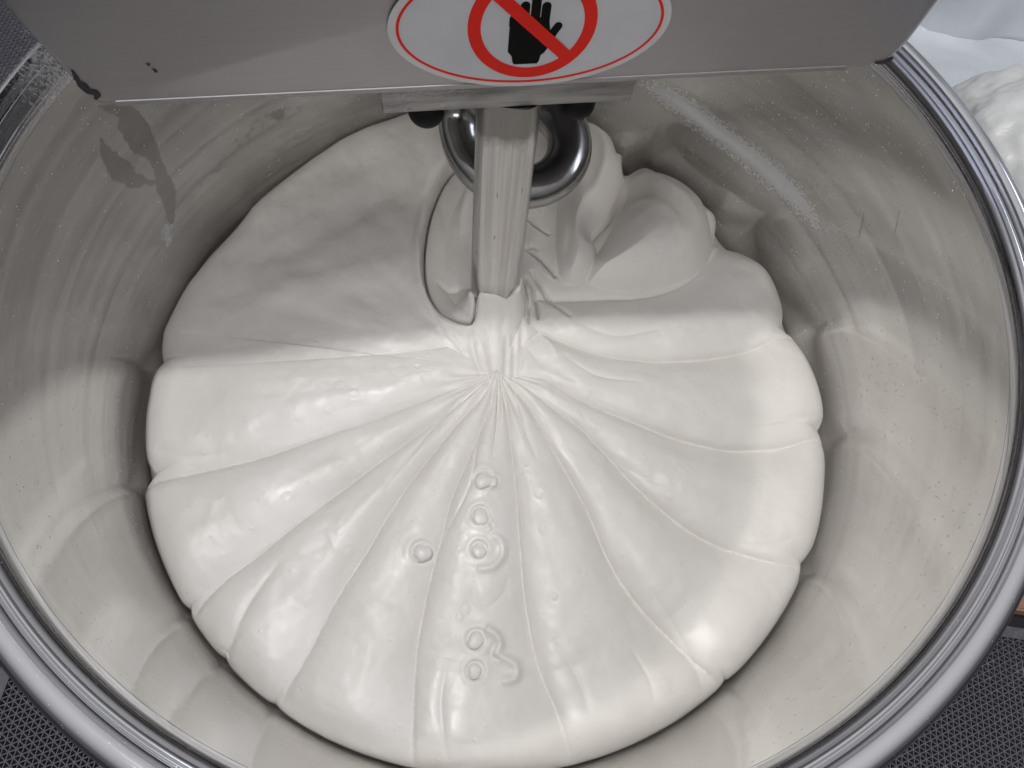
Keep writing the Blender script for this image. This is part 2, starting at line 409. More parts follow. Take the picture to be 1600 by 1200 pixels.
# --- arm housing: a tapered sheet steel box above the bowl, slightly turned
ax = np.array([math.cos(ARM), math.sin(ARM), 0]); ay = np.array([-math.sin(ARM), math.cos(ARM), 0]); az = np.array([0, 0, 1.0])
ZA = 0.06
AL = to_plane((150, 167), ZA)[0]; AR = to_plane((1397, 97), ZA)[0]
O = AL.copy(); W = np.dot(AR - AL, ax)
def A(u, v, z): return O + ax * u + ay * v + az * (z - ZA)
def armpt(px, v=0.0):
    """pixel -> (u, z) on the vertical plane of the arm's front, offset v"""
    d = ray(px)[0]; t = ((O + ay * v - CP) @ ay) / (d @ ay); p = CP + d * t
    return float((p - O) @ ax), float(p[2])
def build_housing():
    """front outline with rounded lower corners, extruded backward with bevelled front edges"""
    TOP = 0.38
    lean = 0.066
    out = []
    def arc(cu, cz_, r, a0, a1, n):
        for a in np.linspace(a0, a1, n): out.append((cu + r * math.cos(a), cz_ + r * math.sin(a)))
    out.append((-0.13, TOP)); out.append((-0.13, 0.215)); out.append((-0.028, 0.185)); arc(0.004, ZA + 0.006, 0.006, PI * 1.05, PI * 1.5, 6)  # unseen upper head, stepped out wider to keep lamp light off the dough
    arc(W - 0.022, ZA + 0.020, 0.020, -PI / 2, -0.06, 9); out.append((W + 0.006, 0.185)); out.append((W + 0.06, 0.215)); out.append((W + 0.06, TOP))
    out = out[::1]
    n = len(out); rings = []
    cen = np.array([W / 2, 0.17])
    def ring(off, v, flare=0):
        r = []
        for (u, z) in out:
            du = -off if u > W / 2 else off
            if flare: du += -flare if u < W / 2 else 0
            zz = z + (off if z < TOP - .01 else -off)
            r.append(A(u + du, v, zz))
        return r
    rings = [ring(0.0045, 0), ring(0.002, 0.0008), ring(0.0005, 0.0025), ring(0, 0.005), ring(0, 0.15, 0.03), ring(0, 0.42, 0.06)]
    V = [p for r in rings for p in r]; Fs = []
    for k in range(len(rings) - 1):
        for i in range(n):
            j = (i + 1) % n; Fs.append((k * n + i, (k + 1) * n + i, (k + 1) * n + j, k * n + j))
    Fs.append(tuple(range(n))[::1]); Fs.append(tuple((len(rings) - 1) * n + i for i in range(n))[::-1])
    o = link('arm_housing', V, Fs, SHEET, mixer, False)
    bm = bmesh.new(); bm.from_mesh(o.data); bmesh.ops.recalc_face_normals(bm, faces=bm.faces); bm.to_mesh(o.data); bm.free()
    for p in o.data.polygons: p.use_smooth = len(p.vertices) == 4
    o.data.set_sharp_from_angle(angle=math.radians(50))
    return o
housing = build_housing()

def blob(name, pts_uz, v, t, mat, parent):
    """flat raised shape on the arm's front, thickness t, standing in front of plane v"""
    n = len(pts_uz); V = [A(u, v - t, z) for u, z in pts_uz] + [A(u, v, z) for u, z in pts_uz]
    Fs = [tuple(range(n))] + [(i, (i + 1) % n, n + (i + 1) % n, n + i) for i in range(n)]
    o = link(name, V, Fs, mat, parent, False)
    bm = bmesh.new(); bm.from_mesh(o.data); bmesh.ops.triangulate(bm, faces=[f for f in bm.faces if len(f.verts) > 4]); bmesh.ops.recalc_face_normals(bm, faces=bm.faces); bm.to_mesh(o.data); bm.free()
    return o
# folded hem along the lower edge
hem = [A(0.012, -0.0004, ZA + 0.0005), A(W - 0.035, -0.0004, ZA + 0.0005), A(W - 0.035, -0.0004, ZA + 0.0034), A(0.012, -0.0004, ZA + 0.0034),
       A(0.012, 0.0012, ZA - 0.0006), A(W - 0.035, 0.0012, ZA - 0.0006), A(W - 0.035, 0.0008, ZA + 0.0042), A(0.012, 0.0008, ZA + 0.0042)]
link('folded_hem', hem, [(0, 1, 2, 3), (0, 4, 5, 1), (3, 2, 6, 7), (0, 3, 7, 4), (1, 5, 6, 2)], SHEET, housing, False)
# chipped dark marks at the two lower corners
def mark(px):
    q = smooth_poly([armpt(p, 0) for p in px], 3, True)
    blob('grime_mark', [tuple(a + rng.normal(0, .0002, 2)) for a in q], -0.0001, 0.0004, GRIME, housing)
mark([(112, 110), (118, 115), (125, 127), (134, 131), (141, 139), (150, 141), (157, 148), (152, 155), (146, 153), (147, 148), (137, 146), (126, 138), (118, 126), (113, 116)])
mark([(1366, 97), (1382, 94), (1392, 88), (1396, 90), (1386, 98), (1370, 100)])
mark([(238, 107), (243, 109), (246, 113), (241, 111)])
mark([(228, 98), (234, 100), (232, 102)])

# warning sticker
sc = armpt((829, 34), 0); el = armpt((730, 45), 0); er = armpt((932.5, 27), 0)
rr_ = 0.5 * math.hypot(er[0] - el[0], er[1] - el[1]); su, sz = (el[0] + er[0]) / 2, (el[1] + er[1]) / 2
bot = armpt((828, 130), 0); bl = armpt((608, 70), 0); br = armpt((1047, 25), 0)
ea = (br[0] - bl[0]) / 2 * 1.0; eu = (br[0] + bl[0]) / 2; eb = (sz - bot[1])
def ell(cu, cz_, a, b, n=96): return [(cu + a * math.cos(t), cz_ + b * math.sin(t)) for t in np.linspace(0, 2 * PI, n, endpoint=False)]
def annulus(name, cu, cz_, a, b, wd, v, t, mat, parent, n=128):
    th = np.linspace(0, 2 * PI, n, endpoint=False); V = []
    for (da, vv) in ((0, v), (0, v - t), (wd, v - t), (wd, v)):
        for q in th: V.append(A(cu + (a - da) * math.cos(q), vv, cz_ + (b - da) * math.sin(q)))
    Fs = []
    for k in range(3):
        for i in range(n): j = (i + 1) % n; Fs.append((k * n + i, k * n + j, (k + 1) * n + j, (k + 1) * n + i))
    return link(name, V, Fs, mat, parent, False)
tilt_eps = 0.0
stick = blob('warning_sticker', ell(eu, sz, ea, eb), -0.0014, 0.0004, PRINT_G, mixer)
stick['label'] = 'white oval sticker with black hand under red prohibition circle'
blob('sticker_face', ell(eu, sz, ea * 0.945, eb * 0.93), -0.0018, 0.00015, PRINT_W, stick)
annulus('red_border', eu, sz, ea * 0.945, eb * 0.93, 0.0016, -0.00195, 0.00012, PRINT_R, stick)
annulus('red_ring', su, sz, rr_, rr_, rr_ * 0.20, -0.0020, 0.00020, PRINT_R, stick)
# slash
def rotpts(p, a): return [(su + x * math.cos(a) - y * math.sin(a), sz + x * math.sin(a) + y * math.cos(a)) for x, y in p]
L_ = rr_ * 0.86; h_ = rr_ * 0.105
blob('red_slash', rotpts([(-L_, -h_), (L_, -h_), (L_, h_), (-L_, h_)], math.radians(-45)), -0.0023, 0.00015, PRINT_R, stick)
# hand
k = rr_ / 101.0
def hp(x, y):  # local units = photo pixels around the ring centre, undone foreshortening
    return (su + x * k, sz + y * k)
palm = [(a_, -b_ / 0.82) for a_, b_ in [(-36, -12), (-36.5, 39), (-30, 46), (-27.5, 57), (-24.5, 60), (13, 60), (16, 55.5), (17.5, 46.5), (23.5, 42), (38, 18), (28, 6), (24, -12)]]
hand = blob('hand_symbol', [hp(*p) for p in palm], -0.0020, 0.00012, PRINT_K, stick)
def finger(x0, y0, x1, y1, r):
    d = np.array([x1 - x0, y1 - y0], float); L2 = np.linalg.norm(d); d /= L2; nrm = np.array([-d[1], d[0]]); pts = []
    for t in np.linspace(-PI / 2, PI / 2, 9): q = np.array([x1, y1]) + r * (math.cos(t) * d + math.sin(t) * nrm); pts.append(hp(*q))
    pts += [hp(*(np.array([x0, y0]) + nrm * r)), hp(*(np.array([x0, y0]) - nrm * r))]
    return pts
for kf, f in enumerate([(-30.5, 0, -30.5, 14, 6.6), (-14, 0, -14, 36, 7.2), (2.5, 0, 2.5, 46, 7.4), (18, 0, 18.5, 34, 7.2), (24, -32, 40, -2, 6.8)]):
    blob('hand_finger', finger(*f), -0.00200 - 0.00001 * (kf + 1), 0.00012, PRINT_K, stick)

# mounting plate under the arm
pl = armpt((598, 178), 0.004); prr = armpt((986, 158), 0.004)
PZ0 = (pl[1] + prr[1]) / 2; PZ1 = ZA - 0.001
def box(name, u0, u1, v0, v1, z0, z1, mat, parent, bev=0.0012):
    bm = bmesh.new(); vs = [bm.verts.new(A(u, v, z)) for u in (u0, u1) for v in (v0, v1) for z in (z0, z1)]
    for f in ((0, 1, 3, 2), (4, 6, 7, 5), (0, 4, 5, 1), (2, 3, 7, 6), (0, 2, 6, 4), (1, 5, 7, 3)): bm.faces.new([vs[i] for i in f])
    bmesh.ops.recalc_face_normals(bm, faces=bm.faces)
    bmesh.ops.bevel(bm, geom=list(bm.edges), offset=bev, segments=3, profile=0.5, affect='EDGES')
    o = link_bm(name, bm, mat, parent, True); o.data.set_sharp_from_angle(angle=math.radians(40)); return o
plate = box('mounting_plate', pl[0], prr[0], 0.004, 0.085, PZ0, PZ1, PLATE, mixer)
for px in ((666, 176), (903, 163)):
    u, z = armpt(px, 0.016)
    bm = bmesh.new(); bmesh.ops.create_uvsphere(bm, u_segments=32, v_segments=20, radius=0.0118)
    for v in bm.verts: v.co.y *= 0.9
    bmesh.ops.translate(bm, verts=bm.verts, vec=Vector(A(u, 0.018, z)))
    link_bm('rubber_stud', bm, BLACK, plate)

# square breaker bar
BX, BY = -0.0125, 0.0850
def bar_mesh():
    bm = bmesh.new(); rings = []
    for z, h in ((PZ0 - 0.0005, 0.0206), (-0.05, 0.0214), (-0.19, 0.0224), (-0.27, 0.0226)):
        c = 0.34 * h; pts = [(-h, -h + c), (-h + c, -h), (h - c, -h), (h, -h + c), (h, h - c), (h - c, h), (-h + c, h), (-h, h - c)]
        a = math.radians(2)
        rings.append([bm.verts.new((BX + x * math.cos(a) - y * math.sin(a), BY + x * math.sin(a) + y * math.cos(a), z)) for x, y in pts])
    for r0, r1 in zip(rings, rings[1:]):
        for i in range(8): bm.faces.new((r0[i], r1[i], r1[(i + 1) % 8], r0[(i + 1) % 8]))
    bm.faces.new(rings[0]); bm.faces.new(rings[-1])
    bmesh.ops.recalc_face_normals(bm, faces=bm.faces)
    vert_edges = [e for e in bm.edges if abs(e.verts[0].co.z - e.verts[1].co.z) > 0.01]
    bmesh.ops.bevel(bm, geom=vert_edges, offset=0.003, segments=4, profile=0.5, affect='EDGES')
    return bm
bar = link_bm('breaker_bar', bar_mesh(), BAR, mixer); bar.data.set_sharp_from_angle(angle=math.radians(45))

def tube(name, path, radii, mat, parent, n=40, sq=1.0):
    path = np.asarray(path, float); T = np.gradient(path, axis=0); T /= np.linalg.norm(T, axis=1)[:, None]
    V = []; up = np.array([0, 0, 1.0]); 
    for i, (p, t, r) in enumerate(zip(path, T, radii)):
        if i == 0:
            a = np.cross(t, up); a = a / np.linalg.norm(a) if np.linalg.norm(a) > 1e-3 else np.array([1.0, 0, 0])
        else:
            a = a - t * (a @ t); a /= np.linalg.norm(a)
        b = np.cross(t, a)
        for q in np.linspace(0, 2 * PI, n, endpoint=False): V.append(p + r * (math.cos(q) * a + sq * math.sin(q) * b))
    m_ = len(path); i = np.arange(m_ - 1)[:, None]; j = np.arange(n)[None]
    Fc = np.stack([i * n + j, i * n + (j + 1) % n, (i + 1) * n + (j + 1) % n, (i + 1) * n + j], -1).reshape(-1, 4)
    return link(name, V, Fc, mat, parent, True)
# spiral hook: down from the arm, round the turn, and into the dough at the back
HX, HY, HZ, HR, HT = -0.012, 0.176, -0.114, 0.0480, 0.0165
ctrl = [(HX - 0.030, HY + 0.03, 0.09), (HX - 0.036, HY + 0.024, 0.03), (HX - 0.044, HY + 0.014, -0.035)]
for a, dz in ((180, 0.034), (205, 0.016), (235, 0.006), (265, 0.0), (295, -0.003), (325, -0.004), (355, -0.003), (25, 0.0), (55, 0.001), (82, 0.001), (110, 0.002), (140, 0.006), (165, 0.012)):
    ctrl.append((HX + HR * math.cos(math.radians(a)), HY + HR * math.sin(math.radians(a)), HZ + dz))
ctrl += [(HX - 0.047, HY + 0.006, HZ + 0.024)]
hp_ = smooth_poly(ctrl, 12)
tube('spiral_hook', hp_, np.full(len(hp_), HT), HOOKM, mixer, 40, 1.2)

# ------------------------------------------------------------------ the dough
P0 = to_plane((777, 580), -0.224)[0][:2]
ZC, ZM = -0.226, -0.246
def zb_r(r): return ZC + (ZM - ZC) * np.clip(r / 0.26, 0, 1)**1.2
def un(px):
    """photo pixel -> x,y on the dough's mean surface"""
    px = np.atleast_2d(np.asarray(px, float)); z = np.full(len(px), -0.24)
    for _ in range(4):
        d = ray(px); t = (z - CP[2]) / d[:, 2]; p = CP + d * t[:, None]
        z = zb_r(np.hypot(p[:, 0] - P0[0], p[:, 1] - P0[1]))
    return p[:, :2]
OUT = [(556, 152), (512, 190), (480, 226), (458, 250), (444, 274), (422, 304), (397, 342), (363, 382), (332, 414), (305, 447), (272, 488), (262, 520), (258, 552), (257, 577), (245, 598), (238, 630), (233, 670), (234, 718), (243, 750),
       (232, 775), (232, 810), (238, 850), (252, 890), (275, 928), (299, 958), (306, 985), (326, 1018), (346, 1042), (382, 1082), (428, 1113), (447, 1137), (500, 1168), (560, 1197), (645, 1222), (750, 1238), (860, 1234), (960, 1203), (1050, 1153), (1105, 1100),
       (1132, 1070), (1180, 1032), (1215, 985), (1238, 935), (1249, 887), (1268, 848), (1280, 782), (1283, 720), (1275, 683), (1280, 655), (1272, 615), (1255, 570), (1236, 540), (1219, 524), (1216, 488), (1195, 440), (1160, 410), (1116, 391),
       (1114, 352), (1090, 315), (1050, 288), (1005, 276), (974, 286), (966, 250), (945, 222), (905, 195), (850, 168), (780, 142), (690, 130), (610, 132)]
NOTCH_I = [13, 18, 24, 27, 29, 39, 43, 47, 52, 56, 61]
outw = to_plane(OUT, -0.275)[:, :2]
# denser: smooth between notches, sharp at notches
dense = []
N_ = len(outw); sm = smooth_poly(outw, 10, True)
for i in range(N_):
    seg = sm[i * 10:(i + 1) * 10].copy()
    dense.append(seg)
dense = np.vstack(dense)
notchw = outw[NOTCH_I]
rad = np.hypot(dense[:, 0], dense[:, 1]); lim = RW - 0.0015
dense *= np.minimum(1, lim / rad)[:, None]
phd = np.arctan2(dense[:, 1] - P0[1], dense[:, 0] - P0[0]); rdd = np.hypot(dense[:, 0] - P0[0], dense[:, 1] - P0[1])
o_ = np.argsort(phd); phd, rdd = phd[o_], rdd[o_]
NP, NR = 1500, 680
ph = np.linspace(-PI, PI, NP, endpoint=False)
RO = np.interp(ph, np.r_[phd - 2 * PI, phd, phd + 2 * PI], np.r_[rdd, rdd, rdd])
# deepen the notches a little
for q in notchw:
    a = math.atan2(q[1] - P0[1], q[0] - P0[0]); RO -= 0.0028 * np.exp(-np.abs(wrap(ph - a)) / 0.012)
t_ = np.linspace(0, 1, NR); t_ = 0.12 * t_ + 0.88 * (1 - (1 - t_)**1.35)
t_ = np.sort(np.r_[t_[t_ < 0.93], np.linspace(0.93, 1, NR - (t_ < 0.93).sum())]); t_[0] = 0.004
PH, TT = np.meshgrid(ph, t_, indexing='ij')
Rr = TT * RO[:, None]
X = P0[0] + Rr * np.cos(PH); Y = P0[1] + Rr * np.sin(PH)
Z = zb_r(Rr)

# main creases, centre -> edge
CR = [
 [(745, 601), (700, 612), (600, 650), (500, 682), (400, 716), (300, 741), (243, 751)],
 [(742, 612), (690, 652), (620, 702), (540, 762), (480, 806), (410, 862), (350, 908), (299, 960)],
 [(755, 620), (722, 655), (690, 692), (650, 742), (610, 800), (575, 860), (530, 930), (490, 1010), (455, 1070), (429, 1114)],
 [(765, 640), (735, 712), (705, 782), (688, 850), (670, 920), (655, 1000), (648, 1080), (646, 1222)],
 [(790, 620), (798, 690), (806, 760), (812, 850), (822, 950), (840, 1040), (868, 1110), (905, 1220)],
 [(822, 625), (852, 680), (890, 745), (920, 800), (950, 870), (990, 935), (1040, 990), (1090, 1038), (1132, 1070)],
 [(832, 612), (872, 642), (908, 668), (950, 712), (1000, 765), (1040, 800), (1100, 842), (1170, 868), (1249, 886)],
 [(848, 592), (900, 622), (960, 647), (1030, 675), (1100, 695), (1150, 703), (1220, 699), (1275, 683)],
 [(840, 520), (880, 535), (950, 556), (1040, 563), (1120, 558), (1172, 547), (1218, 525)],
 [(835, 470), (880, 470), (940, 468), (1000, 466), (1060, 448), (1098, 420), (1124, 386)],
 [(700, 300), (640, 260), (600, 230), (560, 172)],
 [(700, 545), (600, 556), (480, 568), (380, 574), (257, 577)],
]
# (strength, asymmetry: >1 moves the crest to the clockwise side)
STR = [1.0, 1.0, 1.1, 0.9, 1.0, 1.05, 1.0, 1.0, 0.9, 0.8, 0.10, 0.22]
nr = 200; rg_ = np.linspace(0, 0.36, nr); curves = []
for c, s in zip(CR, STR):
    q = un(smooth_poly(c, 6)); dx, dy = q[:, 0] - P0[0], q[:, 1] - P0[1]
    r = np.hypot(dx, dy); a = np.unwrap(np.arctan2(dy, dx)); k_ = np.argsort(r)
    curves.append((np.interp(rg_, r[k_], a[k_]), s))
curves.sort(key=lambda c: wrap(c[0][120]))
A_ = np.array([c[0] for c in curves]); Ss = np.array([c[1] for c in curves])
A_ = A_ - 2 * PI * np.round((A_ - wrap(A_[:, 120:121])) / (2 * PI))
A_[:, :] = np.where(rg_[None] < 0.03, A_[:, [int(0.03 / 0.36 * nr)]], A_)
nC = len(curves)
ri = np.clip((Rr / 0.36 * (nr - 1)), 0, nr - 2); r0 = ri.astype(int); fr = ri - r0
bul = np.zeros_like(Z); amp = np.zeros_like(Z); done = np.zeros(Z.shape, bool)
crd = np.full(Z.shape, 1.0)
for k_ in range(nC):
    k2 = (k_ + 1) % nC
    a0 = A_[k_][r0] * (1 - fr) + A_[k_][r0 + 1] * fr
    a1 = A_[k2][r0] * (1 - fr) + A_[k2][r0 + 1] * fr
    if k2 == 0: a1 = a1 + 2 * PI
    span = np.maximum(a1 - a0, 0.02)
    for sh in (-2 * PI, 0, 2 * PI):
        s = (PH + sh - a0) / span; mk = (s >= 0) & (s <= 1) & ~done
        sm_ = s[mk]; width = (span * Rr)[mk]
        s0, s1 = Ss[k_], Ss[k2]
        # inflated profile, weak creases hardly dent it
        left = 1 - (1 - np.clip(sm_ * 2, 0, 1))**2.4; right = 1 - (1 - np.clip((1 - sm_) * 2, 0, 1))**1.9
        left = left**0.55; right = right**0.95
        wL, wR = (1 - sm_)**1.0, sm_**1.0
        p_ = 1 - (1 - left) * min(s0, 1.2) - (1 - right) * min(s1, 1.2)
        H = np.minimum(0.17 * width, 0.0125)
        bul[mk] = H * p_ - 0.3 * H
        crd[mk] = np.minimum(sm_ * width, (1 - sm_) * width)
        done |= mk
fade = np.clip(Rr / 0.05, 0, 1)
Z += bul * fade * (1 - 0.35 * np.clip((TT - 0.7) / 0.3, 0, 1))

# Euclidean distance to the outline for the rounded edge
XY = np.stack([X.ravel(), Y.ravel()], 1)
outl = np.stack([P0[0] + RO * np.cos(ph), P0[1] + RO * np.sin(ph)], 1)[::3]
e = np.full(len(XY), 0.2); sel = (TT.ravel() > 0.62)
def dist_pts(P, Q, ch=20000):
    o = np.empty(len(P))
    for i in range(0, len(P), ch):
        p = P[i:i + ch]; o[i:i + ch] = np.sqrt(((p[:, None, 0] - Q[None, :, 0])**2 + (p[:, None, 1] - Q[None, :, 1])**2).min(1))
    return o
# restrict to a window of neighbouring outline points
es = ((1 - TT) * RO[:, None])
sub = np.arange(0, NP, 5)
ecoarse = dist_pts(np.stack([X[sub][:, ::4].ravel(), Y[sub][:, ::4].ravel()], 1), outl).reshape(len(sub), -1)
cols = np.arange(0, NR, 4)
tmp = np.array([np.interp(np.arange(NR), cols, row) for row in ecoarse])
tmp = np.vstack([tmp, tmp[:1]]); sx_ = np.append(sub, NP)
idx = np.arange(NP); i0 = np.minimum(idx // 5, len(sub) - 1); ff = (idx - sub[i0]) / 5.0
E_ = tmp[i0] * (1 - ff)[:, None] + tmp[i0 + 1] * ff[:, None]
E_ = np.minimum(E_, es); E_ = np.where(TT > 0.985, es, E_)
Re = 0.034
q_ = np.clip(E_ / Re, 0, 1); prof_e = np.sqrt(np.clip(1 - (1 - q_)**2.2, 0, 1))
ZE = -0.274
Z = ZE + (Z - ZE) * prof_e

# the dough rides higher up the steel at the back and at the near side
lift = 0.036 * np.exp(-(wrap(PH - 1.98) / 0.42)**2) + 0.012 * np.exp(-(wrap(PH + 1.60) / 0.45)**2)
Z = Z + lift * TT**1.6
# --- extra folds drawn on the surface
def feat(px, smooth=True, closed=False):
    p = un(smooth_poly(px, 5, closed) if smooth else px); return p
def local(poly, pad):
    return (XY[:, 0] > poly[:, 0].min() - pad) & (XY[:, 0] < poly[:, 0].max() + pad) & (XY[:, 1] > poly[:, 1].min() - pad) & (XY[:, 1] < poly[:, 1].max() + pad)
Zf = Z.ravel()
def groove(px, depth, wd, taper=True, sharp=True):
    q = feat(px); mk = local(q, wd * 5); d, s = seg_dist(XY[mk], q)
    g = np.exp(-d / wd) if sharp else np.exp(-(d / wd)**2)
    if taper: g = g * np.clip(np.sin(np.clip(s, 0.001, 0.999) * PI), 0, 1)**0.4
    Zf[mk] -= depth * g
def ridge(px, h, wd): groove(px, -h, wd, True, False)
def lobe(px, zbase, h, wd, pw=0.5, tiltx=0.0, tilty=0.0, blend=0.0):
    """an overlapping inflated lip: the higher of the surface and the lobe wins"""
    q = feat(px, True, True); mk = local(q, 0.004); P = XY[mk]; ins = inside(P, q); d, _ = seg_dist(P, q, True)
    u = np.clip(d / wd, 0, 1); prof_ = (1 - (1 - u)**2)**pw; c = q.mean(0)
    zz = zbase + h * prof_ + tiltx * (P[:, 0] - c[0]) + tilty * (P[:, 1] - c[1])
    zz = ZE + (zz - ZE) * prof_e.ravel()[mk]
    zz = np.where(ins, zz, -1)
    cur = Zf[mk]; Zf[mk] = np.maximum(cur, zz)

# crisp seams along the main creases
for c in CR[:10]: groove(c, 0.0017, 0.0019)
# secondary seams
for c, d_, w_ in [
    ([(346, 1042), (372, 985), (395, 940), (440, 880)], 0.0030, 0.006),
    ([(430, 850), (470, 870), (520, 850)], 0.0015, 0.008),
    ([(760, 640), (745, 700), (735, 760), (700, 830), (672, 880)], 0.0012, 0.0020),
    ([(778, 600), (776, 660), (768, 720)], 0.0022, 0.0020),
    ([(800, 600), (815, 660), (838, 720)], 0.0018, 0.0020),
    ([(905, 640), (940, 700), (1000, 745), (1060, 770)], 0.0012, 0.004),
    ([(880, 560), (930, 590), (1000, 600)], 0.0015, 0.003),
    ([(900, 510), (960, 530), (1030, 520)], 0.0014, 0.004),
    ([(820, 540), (850, 575), (900, 600)], 0.0022, 0.0022),
    ([(720, 620), (660, 690), (600, 770)], 0.0016, 0.0030),
    ([(1020, 930), (1060, 990), (1090, 1050), (1110, 1100)], 0.0016, 0.004),
    ([(700, 1190), (690, 1100), (700, 1030)], 0.0018, 0.006),
    ([(860, 1000), (900, 1060), (920, 1120)], 0.0012, 0.003),
    ([(980, 1010), (1010, 1060), (1020, 1100)], 0.0012, 0.003),
    ([(240, 700), (300, 715), (360, 708)], 0.0012, 0.004),
    ([(1278, 640), (1220, 660), (1170, 668)], 0.0012, 0.003),
    ([(1240, 840), (1200, 852), (1150, 850)], 0.0010, 0.003)]:
    groove(c, d_, w_)
# long soft undulations on the smooth upper left sheet
ridge([(400, 350), (500, 330), (600, 290), (690, 245)], 0.0035, 0.016)
groove([(350, 420), (450, 400), (560, 350), (680, 290)], 0.0028, 0.014, True, False)
ridge([(300, 520), (420, 470), (540, 440), (650, 420)], 0.0030, 0.018)
groove([(500, 215), (580, 215), (660, 205), (690, 200)], 0.0022, 0.010, True, False)
groove([(620, 160), (610, 220), (540, 270), (470, 290)], 0.0020, 0.012, True, False)

# sunken pocket behind and left of the bar
q = feat([(735, 276), (705, 292), (683, 325), (668, 368), (662, 420), (668, 462), (688, 495), (722, 512), (741, 506), (748, 440), (750, 340), (755, 290)], True, True)
mk = local(q, 0.02); P = XY[mk]; ins = inside(P, q); d, _ = seg_dist(P, q, True)
Zf[mk] = np.where(ins, np.minimum(Zf[mk], Zf[mk].max()) - 0.006 * np.exp(-d / 0.0035) - 0.012 * np.clip(d / 0.02, 0, 1) - 0.004, Zf[mk] + 0.0035 * np.exp(-((d - 0.006) / 0.005)**2))
Zf[mk] -= 0.012 * np.exp(-(d / 0.0014)**2)
groove([(690, 330), (700, 372), (716, 400)], 0.0022, 0.005, True, False); groove([(682, 440), (702, 455), (726, 452)], 0.0020, 0.0030, True, False); ridge([(700, 420), (712, 440), (730, 470)], 0.002, 0.005)
ridge([(655, 380), (658, 440), (676, 495), (716, 545)], 0.0030, 0.0035); groove([(664, 470), (684, 512), (722, 552)], 0.0022, 0.0018)
# swelling folds at the upper right
lobe([(974, 282), (1005, 272), (1050, 283), (1090, 309), (1115, 345), (1120, 384), (1100, 424), (1058, 450), (1000, 467), (940, 468), (905, 455), (900, 420), (925, 385), (950, 345), (968, 315)], -0.262, 0.060, 0.055, 0.6)
groove([(970, 305), (955, 345), (928, 378), (916, 392)], 0.0040, 0.0035)
ridge([(1000, 310), (1050, 340), (1075, 380), (1050, 420)], 0.0016, 0.007)
ridge([(965, 330), (1010, 350), (1040, 385), (1010, 430)], 0.0018, 0.006)
groove([(1090, 330), (1098, 370), (1070, 415), (1010, 440)], 0.0012, 0.005)
lobe([(880, 180), (925, 200), (955, 232), (972, 268), (972, 305), (955, 345), (926, 376), (934, 398), (934, 420), (922, 442), (898, 456), (875, 450), (863, 428), (860, 385), (864, 335), (862, 300), (850, 260), (850, 210)], -0.252, 0.050, 0.030, 0.55)
groove([(968, 305), (955, 345), (930, 374), (918, 386), (912, 400)], 0.006, 0.0022); ridge([(905, 230), (935, 265), (930, 310), (905, 350)], 0.002, 0.006); groove([(880, 330), (885, 380), (880, 420)], 0.0025, 0.004, True, False)
lobe([(815, 320), (850, 312), (862, 330), (862, 372), (848, 384), (820, 372), (810, 350)], -0.245, 0.018, 0.014, 0.5)
lobe([(812, 372), (838, 385), (862, 412), (874, 440), (880, 452), (850, 450), (825, 430), (812, 405)], -0.240, 0.016, 0.010, 0.5)
groove([(816, 345), (836, 362), (858, 376)], 0.011, 0.0016); groove([(822, 398), (845, 414), (868, 440)], 0.013, 0.0018)
groove([(812, 400), (830, 395), (838, 402)], 0.006, 0.0015)
for c in ([(814, 446), (820, 475), (819, 508)], [(815, 450), (824, 480), (826, 512)], [(820, 440), (836, 470), (840, 505)], [(828, 430), (852, 465), (890, 500)], [(812, 500), (815, 540), (810, 590)], [(735, 520), (742, 560), (760, 600)], [(752, 540), (762, 580), (770, 620)], [(790, 530), (790, 570), (786, 620)], [(800, 520), (803, 560), (800, 610)]):
    (groove(c, 0.0090, 0.0016) if c[0][1] < 470 else groove(c, 0.0022, 0.0030, True, False))
# collar of dough drawn up the bar
hb = 0.0235; ca, sa = math.cos(math.radians(2)), math.sin(math.radians(2))
bx = (XY[:, 0] - BX) * ca + (XY[:, 1] - BY) * sa; by = -(XY[:, 0] - BX) * sa + (XY[:, 1] - BY) * ca
qx = np.maximum(np.abs(bx) - hb + 0.007, 0); qy = np.maximum(np.abs(by) - hb + 0.007, 0); db = np.hypot(qx, qy) - 0.007
sms = lambda v: np.clip(v, 0, 1)**2 * (3 - 2 * np.clip(v, 0, 1))
ht = np.maximum(0.029 * sms((-by + 0.006) / 0.022), 0.046 * sms((bx + 0.004) / 0.026) * sms((-by + 0.022) / 0.03))
an = np.arctan2(by, bx)
Zf += ht * np.exp(-np.clip(db, 0, 1) / 0.0080)
# stretched neck from the bar's foot to where the folds meet
nk = un([(768, 500), (772, 540), (777, 590)]); dn, sn = seg_dist(XY, nk)
Zf += 0.0085 * np.exp(-(dn / 0.012)**2) * (1 - 0.75 * sn)
# twisted ripples fanning from the collar
rr2 = np.hypot(XY[:, 0] - P0[0], XY[:, 1] - P0[1]); pa = np.arctan2(XY[:, 1] - P0[1], XY[:, 0] - P0[0])
front = np.clip(-np.sin(pa) * 1.6 + 0.3, 0, 1)
Zf += front * 0.0011 * np.exp(-((rr2 - 0.03) / 0.022)**2) * np.sin(pa * 24 + 40 * rr2 + 2 * np.sin(pa * 5))
